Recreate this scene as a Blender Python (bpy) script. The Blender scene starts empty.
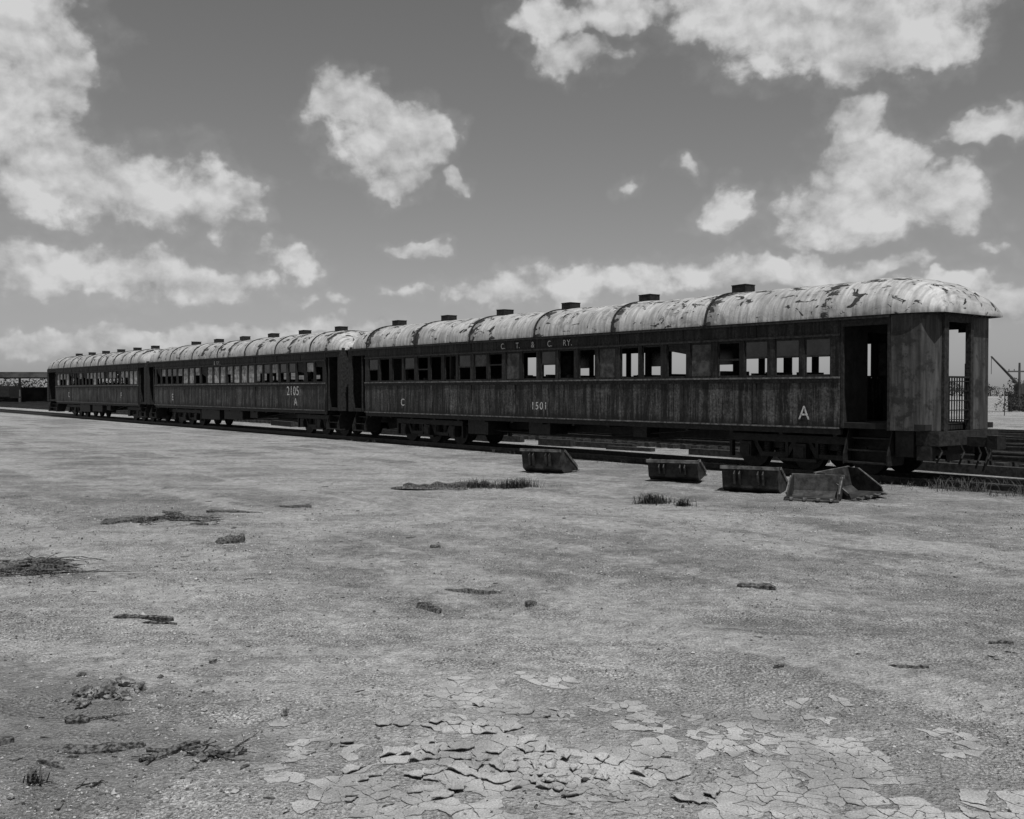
import bpy, bmesh, math, random
from mathutils import Vector, Matrix, noise, kdtree
random.seed(7)
S = bpy.context.scene
S.view_settings.view_transform = 'Standard'
S.view_settings.look = 'None'
S.view_settings.exposure = 0
COL = S.collection

# ------------------------------------------------------------ node helpers
class NT:
    def __init__(s, tree):
        s.t = tree; s.n = tree.nodes; s.l = tree.links; s.dim = '3D'
    def put(s, sock, v):
        if v is None: return
        if isinstance(v, bpy.types.NodeSocket): s.l.new(v, sock)
        else:
            if sock.type == 'RGBA' and not hasattr(v, '__len__'): v = (v, v, v, 1)
            sock.default_value = v
    def math(s, op, a, b=None, c=None, clamp=False):
        n = s.n.new('ShaderNodeMath'); n.operation = op; n.use_clamp = clamp
        s.put(n.inputs[0], a); s.put(n.inputs[1], b); s.put(n.inputs[2], c)
        return n.outputs[0]
    def vm(s, op, a, b=None, out=0):
        n = s.n.new('ShaderNodeVectorMath'); n.operation = op
        s.put(n.inputs[0], a); s.put(n.inputs[1], b)
        return n.outputs[out]
    def ramp(s, v, a, b, lo=0.0, hi=1.0, smooth=True):
        n = s.n.new('ShaderNodeMapRange'); n.interpolation_type = 'SMOOTHSTEP' if smooth else 'LINEAR'
        s.put(n.inputs[0], v); s.put(n.inputs[1], a); s.put(n.inputs[2], b); s.put(n.inputs[3], lo); s.put(n.inputs[4], hi)
        return n.outputs[0]
    def noise(s, vec, scale, detail=4, rough=0.55, dist=0.0, out=0):
        n = s.n.new('ShaderNodeTexNoise'); n.noise_dimensions = s.dim; s.put(n.inputs['Vector'], vec)
        n.inputs['Scale'].default_value = scale; n.inputs['Detail'].default_value = detail
        n.inputs['Roughness'].default_value = rough; n.inputs['Distortion'].default_value = dist
        return n.outputs[out]
    def noisec(s, vec, scale, detail=2, rough=0.55): return s.noise(vec, scale, detail, rough, 0, 1)
    def vor(s, vec, scale, feature='F1', detail=0, rand=1.0):
        n = s.n.new('ShaderNodeTexVoronoi'); n.voronoi_dimensions = s.dim; n.feature = feature
        s.put(n.inputs['Vector'], vec); n.inputs['Scale'].default_value = scale
        if 'Detail' in n.inputs: n.inputs['Detail'].default_value = detail
        n.inputs['Randomness'].default_value = rand
        return n.outputs['Distance']
    def mix(s, f, a, b):
        n = s.n.new('ShaderNodeMix'); n.data_type = 'FLOAT'
        s.put(n.inputs[0], f); s.put(n.inputs[2], a); s.put(n.inputs[3], b)
        return n.outputs[0]
    def xyz(s, x=0.0, y=0.0, z=0.0):
        n = s.n.new('ShaderNodeCombineXYZ'); s.put(n.inputs[0], x); s.put(n.inputs[1], y); s.put(n.inputs[2], z)
        return n.outputs[0]
    def sep(s, v):
        n = s.n.new('ShaderNodeSeparateXYZ'); s.put(n.inputs[0], v); return n.outputs
    def bump(s, h, strength, dist):
        n = s.n.new('ShaderNodeBump'); n.inputs['Strength'].default_value = strength
        n.inputs['Distance'].default_value = dist; s.put(n.inputs['Height'], h); return n.outputs[0]

def material(name, fn, rough=0.8, metallic=0.0, spec=0.3):
    m = bpy.data.materials.new(name); m.use_nodes = True
    t = NT(m.node_tree); b = m.node_tree.nodes['Principled BSDF']
    b.inputs['Roughness'].default_value = rough; b.inputs['Metallic'].default_value = metallic
    b.inputs['Specular IOR Level'].default_value = spec
    tc = m.node_tree.nodes.new('ShaderNodeTexCoord')
    r = fn(t, tc.outputs['Object'])
    c, nrm = (r if isinstance(r, tuple) else (r, None))
    t.put(b.inputs['Base Color'], c)
    if nrm is not None: t.l.new(nrm, b.inputs['Normal'])
    return m

# ------------------------------------------------------------ track frame
ANG = math.atan2(-0.785, 0.619)
OX, OY = 8.34, 22.67
FR = Matrix.Translation((OX, OY, 0)) @ Matrix.Rotation(ANG, 4, 'Z')
FRI = FR.inverted()
def loc2w(x, y, z=0): return FR @ Vector((x, y, z))

TRACKS = [0.0, 6.0, 10.6, 15.5, 22.0]

# ------------------------------------------------------------ materials
def f_side(t, P):
    x, y, z = t.sep(P)
    str_ = t.noise(t.vm('MULTIPLY', P, (6.0, 6.0, 0.4)), 1.6, 5, 0.72)
    blot = t.noise(t.vm('MULTIPLY', P, (1.2, 1.2, 0.7)), 1.7, 6, 0.76)
    fine = t.noise(P, 16, 3, 0.75)
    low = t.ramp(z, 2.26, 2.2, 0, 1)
    streak = t.ramp(str_, 0.42, 0.62)
    rust = t.ramp(blot, 0.49, 0.62)
    c = t.mix(streak, 0.007, 0.050)
    c = t.mix(t.math('MULTIPLY', rust, 0.5), c, 0.08)
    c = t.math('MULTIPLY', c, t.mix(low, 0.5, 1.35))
    c = t.math('MULTIPLY', c, t.ramp(fine, 0.3, 0.7, 0.3, 1.8, False))
    run = t.ramp(t.noise(t.vm('MULTIPLY', P, (3.4, 3.4, 0.12)), 1.1, 3, 0.6), 0.5, 0.6)
    c = t.mix(t.math('MULTIPLY', run, 0.65), c, 0.007)
    edge = t.ramp(t.math('ADD', z, t.math('MULTIPLY', t.math('SUBTRACT', str_, 0.5), 1.0)), 1.45, 1.25, 0, 1)
    c = t.mix(t.math('MULTIPLY', edge, 0.8), c, 0.008)
    return c, t.bump(blot, 0.8, 0.03)
M_SIDE = material('weathered_coach_paint', f_side, 0.6, 0, 0.25)

def f_side2(t, P):
    str_ = t.noise(t.vm('MULTIPLY', P, (6.0, 6.0, 0.5)), 1.6, 5, 0.65)
    blot = t.noise(P, 2.3, 6, 0.7)
    c = t.mix(t.ramp(str_, 0.35, 0.7), 0.025, 0.08)
    c = t.mix(t.math('MULTIPLY', t.ramp(blot, 0.5, 0.6), 0.85), c, 0.014)
    return c, t.bump(blot, 0.5, 0.03)
M_PANEL = material('pale_vestibule_panel', f_side2, 0.6)  # streaked tone, paler than the coach side walls

def f_roof(t, P):
    x, y, z = t.sep(P)
    blot = t.noise(P, 1.1, 6, 0.68, 0.4)
    pe = t.noise(t.vm('MULTIPLY', P, (1.0, 1.6, 1.6)), 2.3, 6, 0.62, 0.8)
    fine = t.noise(P, 22, 2, 0.7)
    ph = t.math('FRACT', t.math('DIVIDE', t.math('ADD', x, 3.7 + 332.0 + 1.66), 3.32))
    ds = t.math('SUBTRACT', ph, 0.5)
    seam = t.ramp(t.math('ABSOLUTE', t.math('ADD', ds, -0.01)), 0.0, 0.09, 0.14, 0.0)
    top = t.ramp(z, 3.75, 4.4, 0.0, 0.05)
    v = t.math('ADD', t.math('ADD', pe, seam), top)
    bare = t.ramp(v, 0.60, 0.63)
    c = t.mix(t.ramp(blot, 0.3, 0.7), 0.27, 0.48)
    str_ = t.noise(t.vm('MULTIPLY', P, (7.0, 0.8, 0.8)), 2.0, 4, 0.6)
    c = t.math('MULTIPLY', c, t.ramp(str_, 0.35, 0.65, 0.6, 1.1, False))
    c = t.mix(t.math('MULTIPLY', t.ramp(t.math('ADD', blot, t.math('MULTIPLY', seam, 0.9)), 0.54, 0.64), 0.65), c, 0.09)
    c = t.mix(t.ramp(t.math('ADD', z, t.math('MULTIPLY', str_, 0.25)), 3.80, 3.68, 0.0, 0.6), c, 0.09)
    c = t.mix(bare, c, t.ramp(fine, 0.3, 0.7, 0.010, 0.045))
    return c, t.bump(blot, 0.7, 0.035)
M_ROOF = material('peeling_roof_paint', f_roof, 0.6)

def mk_plain(lo, hi, sc=6, bs=0.4, det=3):
    def f(t, P):
        n = t.noise(P, sc, det, 0.65)
        return t.ramp(n, 0.3, 0.7, lo, hi), (t.bump(n, bs, 0.03) if bs else None)
    return f
M_DARK = material('greasy_iron', mk_plain(0.004, 0.018, 9), 0.6)
M_INT = material('interior_dark', mk_plain(0.006, 0.02, 4, 0), 0.9)
M_BLACK = material('rusty_trim', mk_plain(0.006, 0.028, 12), 0.7)
M_BELT = material('pale_belt_rail', mk_plain(0.04, 0.16, 9), 0.6)  # mottled tone, paler than the walls, for belt and sill strips
M_PANE = material('dirty_blind', mk_plain(0.015, 0.08, 5, 0), 0.5)
M_PANE_L = material('light_blind', mk_plain(0.10, 0.42, 5, 0), 0.5)
M_PANE_D = material('dirty_glass', mk_plain(0.01, 0.04, 3, 0), 0.15, 0, 0.5)
def f_white(t, P):
    n = t.noise(P, 16, 4, 0.75)
    return t.mix(t.ramp(n, 0.36, 0.5), 0.08, 0.5)
M_WHITE = material('worn_white_lettering', f_white, 0.7)
M_RAIL = material('rusty_rail', mk_plain(0.02, 0.06, 8, 0), 0.5)
M_TIE = material('old_tie', mk_plain(0.010, 0.04, 9, 0), 0.9)
def f_wood(t, P):
    n = t.noise(P, 38, 4, 0.7)
    return t.ramp(n, 0.38, 0.66, 0.008, 0.13), t.bump(n, 1.0, 0.01)
M_WOOD = material('weathered_wood', f_wood, 0.9)
M_BUCKET = material('rusty_steel', mk_plain(0.006, 0.04, 7), 0.6)
M_BUCKET_IN = material('worn_steel_edge', mk_plain(0.03, 0.14, 7), 0.5)
M_GRASS = material('dry_grass', mk_plain(0.02, 0.08, 3, 0), 0.9)
M_LEAF = material('dark_foliage', mk_plain(0.010, 0.035, 1, 0), 0.9)
M_BUILD = material('shed_cladding', mk_plain(0.03, 0.08, 0.6, 0), 0.9)
M_BUILDL = material('pale_cladding', mk_plain(0.2, 0.32, 0.3, 0), 0.9)
def f_mud(t, P):
    t.dim = '2D'
    n = t.noise(P, 2.2, 3, 0.6); f = t.noise(P, 90, 2, 0.7)
    c = t.ramp(n, 0.3, 0.7, 0.20, 0.32)
    c = t.math('MULTIPLY', c, t.ramp(f, 0.3, 0.7, 0.72, 1.22, False))
    return c, t.bump(f, 0.5, 0.006)
M_MUD = material('dried_mud', f_mud, 0.95, 0, 0.1)

def f_ground(t, P):
    t.dim = '2D'
    x, y, z = t.sep(P)
    ca, sa = math.cos(ANG), math.sin(ANG)
    lx = t.math('ADD', t.math('MULTIPLY', t.math('SUBTRACT', x, OX), ca), t.math('MULTIPLY', t.math('SUBTRACT', y, OY), sa))
    ly = t.math('ADD', t.math('MULTIPLY', t.math('SUBTRACT', x, OX), -sa), t.math('MULTIPLY', t.math('SUBTRACT', y, OY), ca))
    L = t.xyz(lx, ly, 0.0)
    big = t.noise(P, 0.13, 3, 0.6, 0.6)
    med = t.noise(P, 0.8, 5, 0.75)
    fine = t.noise(P, 7, 5, 0.8)
    grit = t.noise(P, 60, 2, 0.9)
    grav = t.vor(P, 34, 'F1')
    path = t.noise(t.vm('MULTIPLY', L, (0.05, 0.6, 1.0)), 1.0, 3, 0.6, 0.5)
    # diagonal wheel tracks in the foreground, curving towards the train
    cx_ = t.math('ADD', y, t.math('MULTIPLY', x, 0.16))
    cx_ = t.math('ADD', cx_, t.math('MULTIPLY', t.math('MULTIPLY', x, x), 0.018))
    rut = t.noise(t.xyz(t.math('MULTIPLY', x, 0.07), t.math('MULTIPLY', cx_, 1.5), 0.0), 1.0, 3, 0.65)
    c = t.mix(t.ramp(big, 0.35, 0.65), 0.215, 0.29)
    c = t.math('ADD', c, t.ramp(med, 0.3, 0.7, -0.07, 0.07, False))
    smooth = t.ramp(t.math('ADD', t.math('MULTIPLY', path, 0.7), t.math('MULTIPLY', med, 0.4)), 0.53, 0.66)
    rs = t.math('MULTIPLY', t.ramp(rut, 0.50, 0.60), t.ramp(big, 0.36, 0.56, 0.25, 0.9))
    smooth = t.math('MAXIMUM', smooth, rs)
    c = t.mix(t.math('MULTIPLY', smooth, 0.62), c, 0.345)
    gm = t.math('SUBTRACT', 1.0, t.math('MULTIPLY', smooth, 0.65))
    cc = t.math('MULTIPLY', c, t.ramp(fine, 0.3, 0.7, 0.62, 1.30, False))
    sp = t.math('MULTIPLY', t.ramp(grit, 0.3, 0.7, 0.25, 1.7, False), t.ramp(grav, 0.05, 0.5, 1.25, 0.75, False))
    cc = t.math('MULTIPLY', cc, t.mix(gm, 1.0, sp))
    spk = t.ramp(t.noise(P, 22, 2, 0.7), 0.66, 0.71)
    cc = t.mix(t.math('MULTIPLY', t.math('MULTIPLY', spk, gm), 0.75), cc, 0.04)
    tot = None
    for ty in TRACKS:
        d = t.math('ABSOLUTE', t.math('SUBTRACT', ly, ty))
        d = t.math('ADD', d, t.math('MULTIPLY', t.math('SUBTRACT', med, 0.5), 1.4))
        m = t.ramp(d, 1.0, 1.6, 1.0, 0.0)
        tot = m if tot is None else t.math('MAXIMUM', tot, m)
    cc = t.mix(t.math('MULTIPLY', tot, 0.75), cc, 0.035)  # dark ballast along the tracks, deepened to paint shade beneath the cars
    dl = t.vm('LENGTH', t.vm('MULTIPLY', t.vm('SUBTRACT', P, (-3.1, 5.6, 0)), (0.55, 0.5, 0)), None, 1)
    dk = t.ramp(t.math('ADD', dl, t.math('MULTIPLY', t.math('SUBTRACT', med, 0.5), 2.2)), 1.0, 0.45, 0, 1)
    cc = t.mix(t.math('MULTIPLY', dk, 0.55), cc, 0.075)
    dp = t.vm('LENGTH', t.vm('MULTIPLY', t.vm('SUBTRACT', P, (0.55, 5.2, 0)), (0.42, 0.72, 0)), None, 1)
    pan = t.ramp(t.math('ADD', dp, t.math('MULTIPLY', t.math('SUBTRACT', med, 0.5), 2.2)), 1.15, 0.75, 0, 1)
    wP = t.vm('ADD', P, t.vm('MULTIPLY', t.vm('SUBTRACT', t.noisec(P, 5), (0.5, 0.5, 0.5)), (0.14, 0.14, 0.0)))
    cr = t.vor(wP, 7.5, 'DISTANCE_TO_EDGE')
    crack = t.math('MULTIPLY', t.ramp(cr, 0.006, 0.04, 1, 0), t.ramp(fine, 0.45, 0.56))
    crack = t.math('MULTIPLY', crack, pan)
    cc = t.mix(t.math('MULTIPLY', pan, 0.4), cc, t.ramp(fine, 0.3, 0.7, 0.20, 0.30))
    cc = t.mix(t.math('MULTIPLY', crack, 0.65), cc, 0.05)
    h = t.math('ADD', t.math('MULTIPLY', fine, 0.7), t.math('MULTIPLY', t.math('SUBTRACT', 0.5, grav), 0.28))
    h = t.math('ADD', h, t.math('MULTIPLY', grit, 0.14))
    return cc, t.bump(h, 1.0, 0.07)
M_GROUND = material('dusty_gravel_ground', f_ground, 0.95, 0, 0.08)

# ------------------------------------------------------------ mesh builder
class MB:
    def __init__(s): s.v = []; s.f = []
    def box(s, x0, x1, y0, y1, z0, z1, M=None):
        b = len(s.v)
        for p in [(x0,y0,z0),(x1,y0,z0),(x1,y1,z0),(x0,y1,z0),(x0,y0,z1),(x1,y0,z1),(x1,y1,z1),(x0,y1,z1)]:
            s.v.append(M @ Vector(p) if M else Vector(p))
        for q in [(0,3,2,1),(4,5,6,7),(0,1,5,4),(1,2,6,5),(2,3,7,6),(3,0,4,7)]:
            s.f.append([b+i for i in q])
    def cyl(s, p0, p1, r0, r1=None, n=12, cap=True):
        r1 = r0 if r1 is None else r1
        p0 = Vector(p0); p1 = Vector(p1); d = (p1-p0).normalized()
        a = d.orthogonal().normalized(); c = d.cross(a); b = len(s.v)
        for p, r in ((p0, r0), (p1, r1)):
            for i in range(n):
                th = 2*math.pi*i/n
                s.v.append(p + (a*math.cos(th)+c*math.sin(th))*r)
        for i in range(n):
            j = (i+1) % n
            s.f.append([b+i, b+j, b+n+j, b+n+i])
        if cap:
            s.f.append([b+i for i in range(n)][::-1]); s.f.append([b+n+i for i in range(n)])
    def prism(s, pts, th, M=None):
        b = len(s.v); n = len(pts); th = Vector(th)
        for p in pts: s.v.append(Vector(p))
        for p in pts: s.v.append(Vector(p)+th)
        if M:
            for i in range(b, len(s.v)): s.v[i] = M @ s.v[i]
        s.f.append(list(range(b, b+n))[::-1]); s.f.append(list(range(b+n, b+2*n)))
        for i in range(n):
            j = (i+1) % n
            s.f.append([b+i, b+j, b+n+j, b+n+i])
    def obj(s, name, mat, parent=None, smooth=False, matrix=None, bevel=0):
        me = bpy.data.meshes.new(name); me.from_pydata([tuple(v) for v in s.v], [], s.f); me.validate(); me.update()
        me.materials.append(mat)
        if smooth:
            for p in me.polygons: p.use_smooth = True
        o = bpy.data.objects.new(name, me); COL.objects.link(o)
        if parent: o.parent = parent
        if matrix: o.matrix_world = matrix
        if bevel:
            m = o.modifiers.new('bev', 'BEVEL'); m.width = bevel; m.segments = 2; m.limit_method = 'ANGLE'
        return o
def empty(name, M):
    e = bpy.data.objects.new(name, None); COL.objects.link(e); e.matrix_world = M; e.empty_display_size = 0.5
    return e

# ------------------------------------------------------------ coach
ZB, ZS, ZW, ZE, ZR = 1.17, 2.31, 3.18, 3.57, 4.46
W = 1.5
def coach(name, x0, x1, vn, vf, vents, near_end=False, texts=(), light=0.3, nwin=24, seed=1, blind=None):
    rnd = random.Random(seed)
    E = empty(name, FR)
    L = x1-x0
    sh = MB(); belt = MB(); trim = MB(); pane = MB(); paned = MB()
    T = 0.07
    pitch = (L-0.3)/nwin
    for sgn in (-1, 1):
        def yb(a, b):
            p, q = sgn*(W-a), sgn*(W-b)
            return (min(p, q), max(p, q))
        y0, y1 = yb(0, T)
        nx = int(L/0.25)
        sh.box(x0, x1, y0+0.01 if sgn < 0 else y0, y1 if sgn < 0 else y1-0.01, ZB, ZS-0.03)
        sh.box(x0, x1, y0, y1, ZW, ZE)
        b = len(sh.v); nz = 8
        for i in range(nx+1):
            xx = x0+L*i/nx
            for k in range(nz+1):
                zz = ZB+(ZS-0.06-ZB)*k/nz
                d = 0.018*noise.noise(Vector((xx*1.3, zz*2.0, seed*7+sgn)))
                sh.v.append(Vector((xx, sgn*(W+0.008+d), zz)))
        for i in range(nx):
            for k in range(nz):
                a = b+i*(nz+1)+k
                q = [a, a+nz+1, a+nz+2, a+1]
                sh.f.append(q if sgn < 0 else q[::-1])
        for i in range(nwin+1):
            cx = x0+0.15+pitch*i
            w = 0.07 if i % 2 else 0.10
            a0 = max(x0, cx-w) if i else x0
            a1 = min(x1, cx+w) if i < nwin else x1
            if i == nwin: a0 = cx-w
            ya, yc = yb(0.006, T)
            sh.box(a0, a1, ya, yc, ZS-0.03, ZW)
        for i in range(nwin):
            a0 = x0+0.15+pitch*i+(0.07 if i % 2 else 0.10); a1 = x0+0.15+pitch*(i+1)-(0.10 if i % 2 else 0.07)
            ya, yc = yb(0.03, 0.06)
            fr = 0.03
            trim.box(a0, a0+fr, ya, yc, ZS, ZW); trim.box(a1-fr, a1, ya, yc, ZS, ZW)
            trim.box(a0+fr, a1-fr, ya, yc, ZW-0.05, ZW); trim.box(a0+fr, a1-fr, ya, yc, ZS-0.03, ZS+0.04)
            r = rnd.random()
            yp, yq = yb(0.04, 0.05)
            if sgn < 0:
                if r < light:
                    zlo = ZS+0.04 if rnd.random() < 0.6 else ZS+0.45
                    pane.box(a0+fr, a1-fr, yp, yq, zlo, ZW-0.05)
                elif r < light+0.22:
                    zc = ZS+0.45
                    trim.box(a0+fr, a1-fr, ya, yc, zc-0.02, zc+0.02)
                    paned.box(a0+fr, a1-fr, yp, yq, zc+0.02, ZW-0.05)
                elif r < light+0.36:
                    k = rnd.uniform(0.15, 0.5)
                    trim.prism([(a0+fr, sgn*(W-0.05), ZW-0.05), (a1-fr, sgn*(W-0.05), ZW-0.05), (a1-fr, sgn*(W-0.05), ZW-0.05-k), (a0+fr, sgn*(W-0.05), ZW-0.05-k*rnd.uniform(0.2, 1))], (0, 0.006, 0))
                elif r < light+0.5:
                    zc = ZS+rnd.uniform(0.3, 0.55)
                    trim.box(a0+fr, a1-fr, ya, yc, zc-0.025, zc+0.02)
            else:
                if r < 0.25: pane.box(a0+fr, a1-fr, yp, yq, ZS+0.04, ZW-0.05)
                elif r < 0.5:
                    paned.box(a0+fr, a1-fr, yp, yq, ZS+0.4, ZW-0.05)
        p, q = yb(-0.045, 0.0); belt.box(x0, x1, p, q, ZS-0.055, ZS-0.015)
        p, q = yb(-0.03, 0.0); trim.box(x0, x1, p, q, ZS-0.15, ZS-0.057)
        p, q = yb(-0.03, 0.0); trim.box(x0, x1, p, q, ZW+0.0, ZW+0.05)
        p, q = yb(-0.07, 0.0); trim.box(x0-1.2, x1+1.2, p, q, ZE-0.05, ZE+0.015)
        p, q = yb(-0.035, -0.025); belt.box(x0, x1, p, q, ZB-0.02, ZB+0.015)
        nx2 = 9
        for i in range(1, nx2):
            xx = x0+L*i/nx2
            p, q = yb(-0.028, 0.0); sh.box(xx-0.035, xx+0.035, p, q, ZB+0.052, ZS-0.152)
            p, q = yb(-0.012, 0.0); sh.box(xx-0.03, xx+0.03, p, q, ZW+0.06, ZE-0.055)
        nr = int(L/0.16)
        for i in range(nr):
            xx = x0+0.08+i*0.16
            for zz, o in ((ZS-0.10, 0.03), (ZW+0.10, 0.0)):
                ya = sgn*(W+o)
                trim.box(xx-0.012, xx+0.012, min(ya, ya+sgn*0.012), max(ya, ya+sgn*0.012), zz-0.012, zz+0.012)
    sh.obj('side_walls', M_SIDE, E); belt.obj('belt_rail', M_BELT, E); trim.obj('trim', M_BLACK, E)
    pane.obj('window_blinds', blind or M_PANE, E); paned.obj('window_glass', M_PANE_D, E)
    it = MB()
    it.box(x0-vf, x1+vn*0.92, -W+0.08, W-0.08, ZB+0.0, ZB+0.12)
    for xe in (x0+0.01, x1-0.07):
        for (a, b) in ((-W+0.08, -0.42), (0.42, W-0.08)):
            it.box(xe, xe+0.06, a, b, ZB+0.13, ZE+0.1)
        it.box(xe, xe+0.06, -0.42, 0.42, 3.3, ZE+0.4)
    for i in range(int(L/0.95)-1):
        xx = x0+1.0+i*0.95
        for (a, b) in ((-1.38, -0.4), (0.4, 1.38)):
            if rnd.random() < 0.25: continue
            it.box(xx, xx+0.12, a, b, ZB+0.5, ZS+0.12+rnd.uniform(-0.06, 0.05)); it.box(xx+0.125, xx+0.55, a, b, ZB+0.45, ZB+0.58)
    it.box(x0+0.2, x1-0.2, -0.03, 0.03, ZR-0.35, ZR-0.3)
    if seed == 1:
        it.box(x0+5.5, x0+5.58, -1.4, 1.4, ZB+0.13, ZE+0.2)
        it.box(x0+0.1, x0+5.5, 1.32, 1.38, ZB+0.13, ZE)
    it.obj('interior', M_INT, E)
    # roof
    rf = MB(); xa, xb = x0-vf-0.12, x1+vn+0.12; NX = int((xb-xa)/0.12); NA = 26
    for i in range(NX+1):
        xx = xa+(xb-xa)*i/NX
        e = 0.0
        hn = 1.7
        if xx > xb-hn: e = (xx-(xb-hn))/hn
        if xx < xa+hn: e = ((xa+hn)-xx)/hn
        e = min(1.0, max(0.0, e))
        hs = math.sqrt(max(0.0, 1-(e*0.985)**2.1))
        wsx = 1-0.22*max(0.0, (e-0.35)/0.65)**2.6
        for k in range(NA+1):
            a = math.pi*k/NA
            cy = -math.cos(a); sy = max(0.0, math.sin(a))
            yy = math.copysign(abs(cy)**0.8, cy)*(W+0.075)*wsx
            zz = ZE+0.015+(ZR-ZE)*(sy**0.85)*(0.10+0.90*hs)
            d = 0.04*noise.noise(Vector((xx*0.8, yy*1.5, seed*3.1)))+0.014*noise.noise(Vector((xx*3, yy*3, seed)))
            rf.v.append(Vector((xx, yy, zz+d*sy)))
    for i in range(NX):
        for k in range(NA):
            a = i*(NA+1)+k
            rf.f.append([a, a+NA+1, a+NA+2, a+1][::-1])
    for i in (0, NX):
        rf.f.append([i*(NA+1)+k for k in range(NA+1)])
    rf.obj('roof', M_ROOF, E, smooth=True)
    rb = MB(); vt = MB()
    for vx in vents:
        xx = vx+rnd.uniform(-0.05, 0.05)
        for k in range(NA):
            a = math.pi*k/NA; b = math.pi*(k+1)/NA
            pts = []
            for aa, o in ((a, 0.0), (b, 0.0), (b, 0.03), (a, 0.03)):
                cy = -math.cos(aa); sy = max(0.0, math.sin(aa))
                yy = math.copysign(abs(cy)**0.8, cy)*(W+0.075+o); zz = ZE+0.015+(ZR-ZE)*(sy**0.85)+o
                pts.append((xx-0.025, yy, zz))
            rb.prism(pts, (0.05, 0, 0))
        Mv = Matrix.Translation((xx, -0.12, ZR)) @ Matrix.Rotation(rnd.uniform(-0.08, 0.08), 4, 'Z') @ Matrix.Rotation(rnd.uniform(-0.05, 0.05), 4, 'Y')
        vt.box(-0.21, 0.21, -0.20, 0.20, -0.1, 0.20, Mv)
        vt.box(-0.22, 0.22, -0.21, 0.21, 0.202, 0.225, Mv)
    rb.obj('roof_ribs', M_BLACK, E); vt.obj('roof_vents', M_DARK, E)
    ve = MB(); vp = MB(); ir = MB()
    def steps(xa_, xb_, sgn):
        for k, (zz, off) in enumerate(((0.42, 0.0), (0.68, 0.12), (0.94, 0.24))):
            a, b = sgn*(W-off), sgn*(W-off-0.30)
            ir.box(xa_+0.04, xb_-0.04, min(a, b), max(a, b), zz, zz+0.035)
            a2 = sgn*(W-off-0.30)
            ir.box(xa_+0.04, xb_-0.04, min(a2, a2-sgn*0.02), max(a2, a2-sgn*0.02), zz+0.036, zz+0.26)
        for xx in (xa_, xb_-0.03):
            pts = [(xx, sgn*(W+0.0), 0.40), (xx, sgn*(W+0.0), 0.62), (xx, sgn*(W-0.2), ZB), (xx, sgn*(W-0.85), ZB), (xx, sgn*(W-0.6), 0.40)]
            ir.prism(pts, (0.03, 0, 0))
    def short_vest(xs, d, v):
        xe = xs+d*v
        for sgn in (-1, 1):
            a, b = sorted((xe, xe-d*0.28)); y0, y1 = sorted((sgn*W, sgn*(W-0.06)))
            ve.box(a, b, y0, y1, ZB, ZE)
            a, b = sorted((xe, xe-d*0.05)); y0, y1 = sorted((sgn*(W-0.061), sgn*0.45))
            ve.box(a, b, y0, y1, ZB, ZE+0.1)
            a, b = sorted((xs+d*0.02, xe-d*0.3)); y0, y1 = sorted((sgn*(W-0.005), sgn*(W-0.05)))
            ve.box(a, b, y0, y1, 3.32, ZE)
            ve.box(xs+d*0.25-0.02, xs+d*0.25+0.02, y0, y1, ZB, 3.31)
            steps(min(xs+d*0.05, xe-d*0.3), max(xs+d*0.05, xe-d*0.3), sgn)
        a, b = sorted((xe, xe-d*0.05)); ve.box(a, b, -0.449, 0.449, 3.35, ZE+0.2)
        for k in range(4):
            a = xe+d*(0.02+k*0.07); a, b = sorted((a, a+d*0.035))
            for (p, q) in ((-0.62, -0.48), (0.48, 0.62)): ve.box(a, b, p, q, ZB, 3.45)
            ve.box(a, b, -0.62, 0.62, 3.451, 3.58)
    short_vest(x0, -1, vf)
    if not near_end:
        short_vest(x1, 1, vn)
    else:
        a = x1
        for sgn in (-1, 1):
            y0, y1 = sorted((sgn*(W-0.005), sgn*(W-0.06)))
            ve.box(a+0.01, a+1.12, y0, y1, 3.38, ZE)
            ve.box(a+0.01, a+0.07, y0, y1, ZB, 3.379)
            steps(a+0.08, a+1.15, sgn)
            cx = a+1.19
            if sgn < 0:
                vp.prism([(cx, sgn*W, ZB-0.02), (cx+0.62, sgn*(W-0.10), ZB-0.02), (cx+0.84, sgn*(W-0.52), ZB-0.02),
                          (cx+0.79, sgn*(W-0.56), ZB-0.02), (cx+0.59, sgn*(W-0.16), ZB-0.02), (cx, sgn*(W-0.06), ZB-0.02)], (0, 0, ZE-ZB+0.03))
                y0, y1 = sorted((sgn*(W+0.012), sgn*(W-0.07)))
                ve.box(cx-0.06, cx-0.001, y0, y1, ZB-0.02, ZE)
            else:   # this side is open between the door post and the corner
                vp.prism([(cx+0.50, sgn*(W-0.08), ZB-0.02), (cx+0.62, sgn*(W-0.10), ZB-0.02), (cx+0.84, sgn*(W-0.52), ZB-0.02),
                          (cx+0.79, sgn*(W-0.56), ZB-0.02), (cx+0.59, sgn*(W-0.16), ZB-0.02), (cx+0.50, sgn*(W-0.14), ZB-0.02)][::-1], (0, 0, ZE-ZB+0.03))
                ve.box(a+1.13, cx+0.49, 1.40, 1.44, 3.3, ZE)
            ve.cyl((cx+0.03, sgn*(W+0.06), 1.5), (cx+0.03, sgn*(W+0.06), 2.6), 0.016, n=8)
        xe = a+2.03
        vp.box(xe-0.05, xe, 0.22, 0.979, ZB-0.02, ZE)
        ve.box(xe-0.06, xe+0.06, -0.979, -0.80, ZB-0.02, ZE+0.02)
        ve.box(xe-0.06, xe+0.06, 0.10, 0.215, ZB-0.02, ZE+0.02)
        ve.box(xe-0.06, xe+0.055, -0.799, 0.099, 3.42, ZE+0.15)
        for k in range(9):
            yy = -0.78+k*0.105
            ir.box(xe-0.01, xe+0.012, yy, yy+0.016, ZB+0.15, 2.25)
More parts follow.
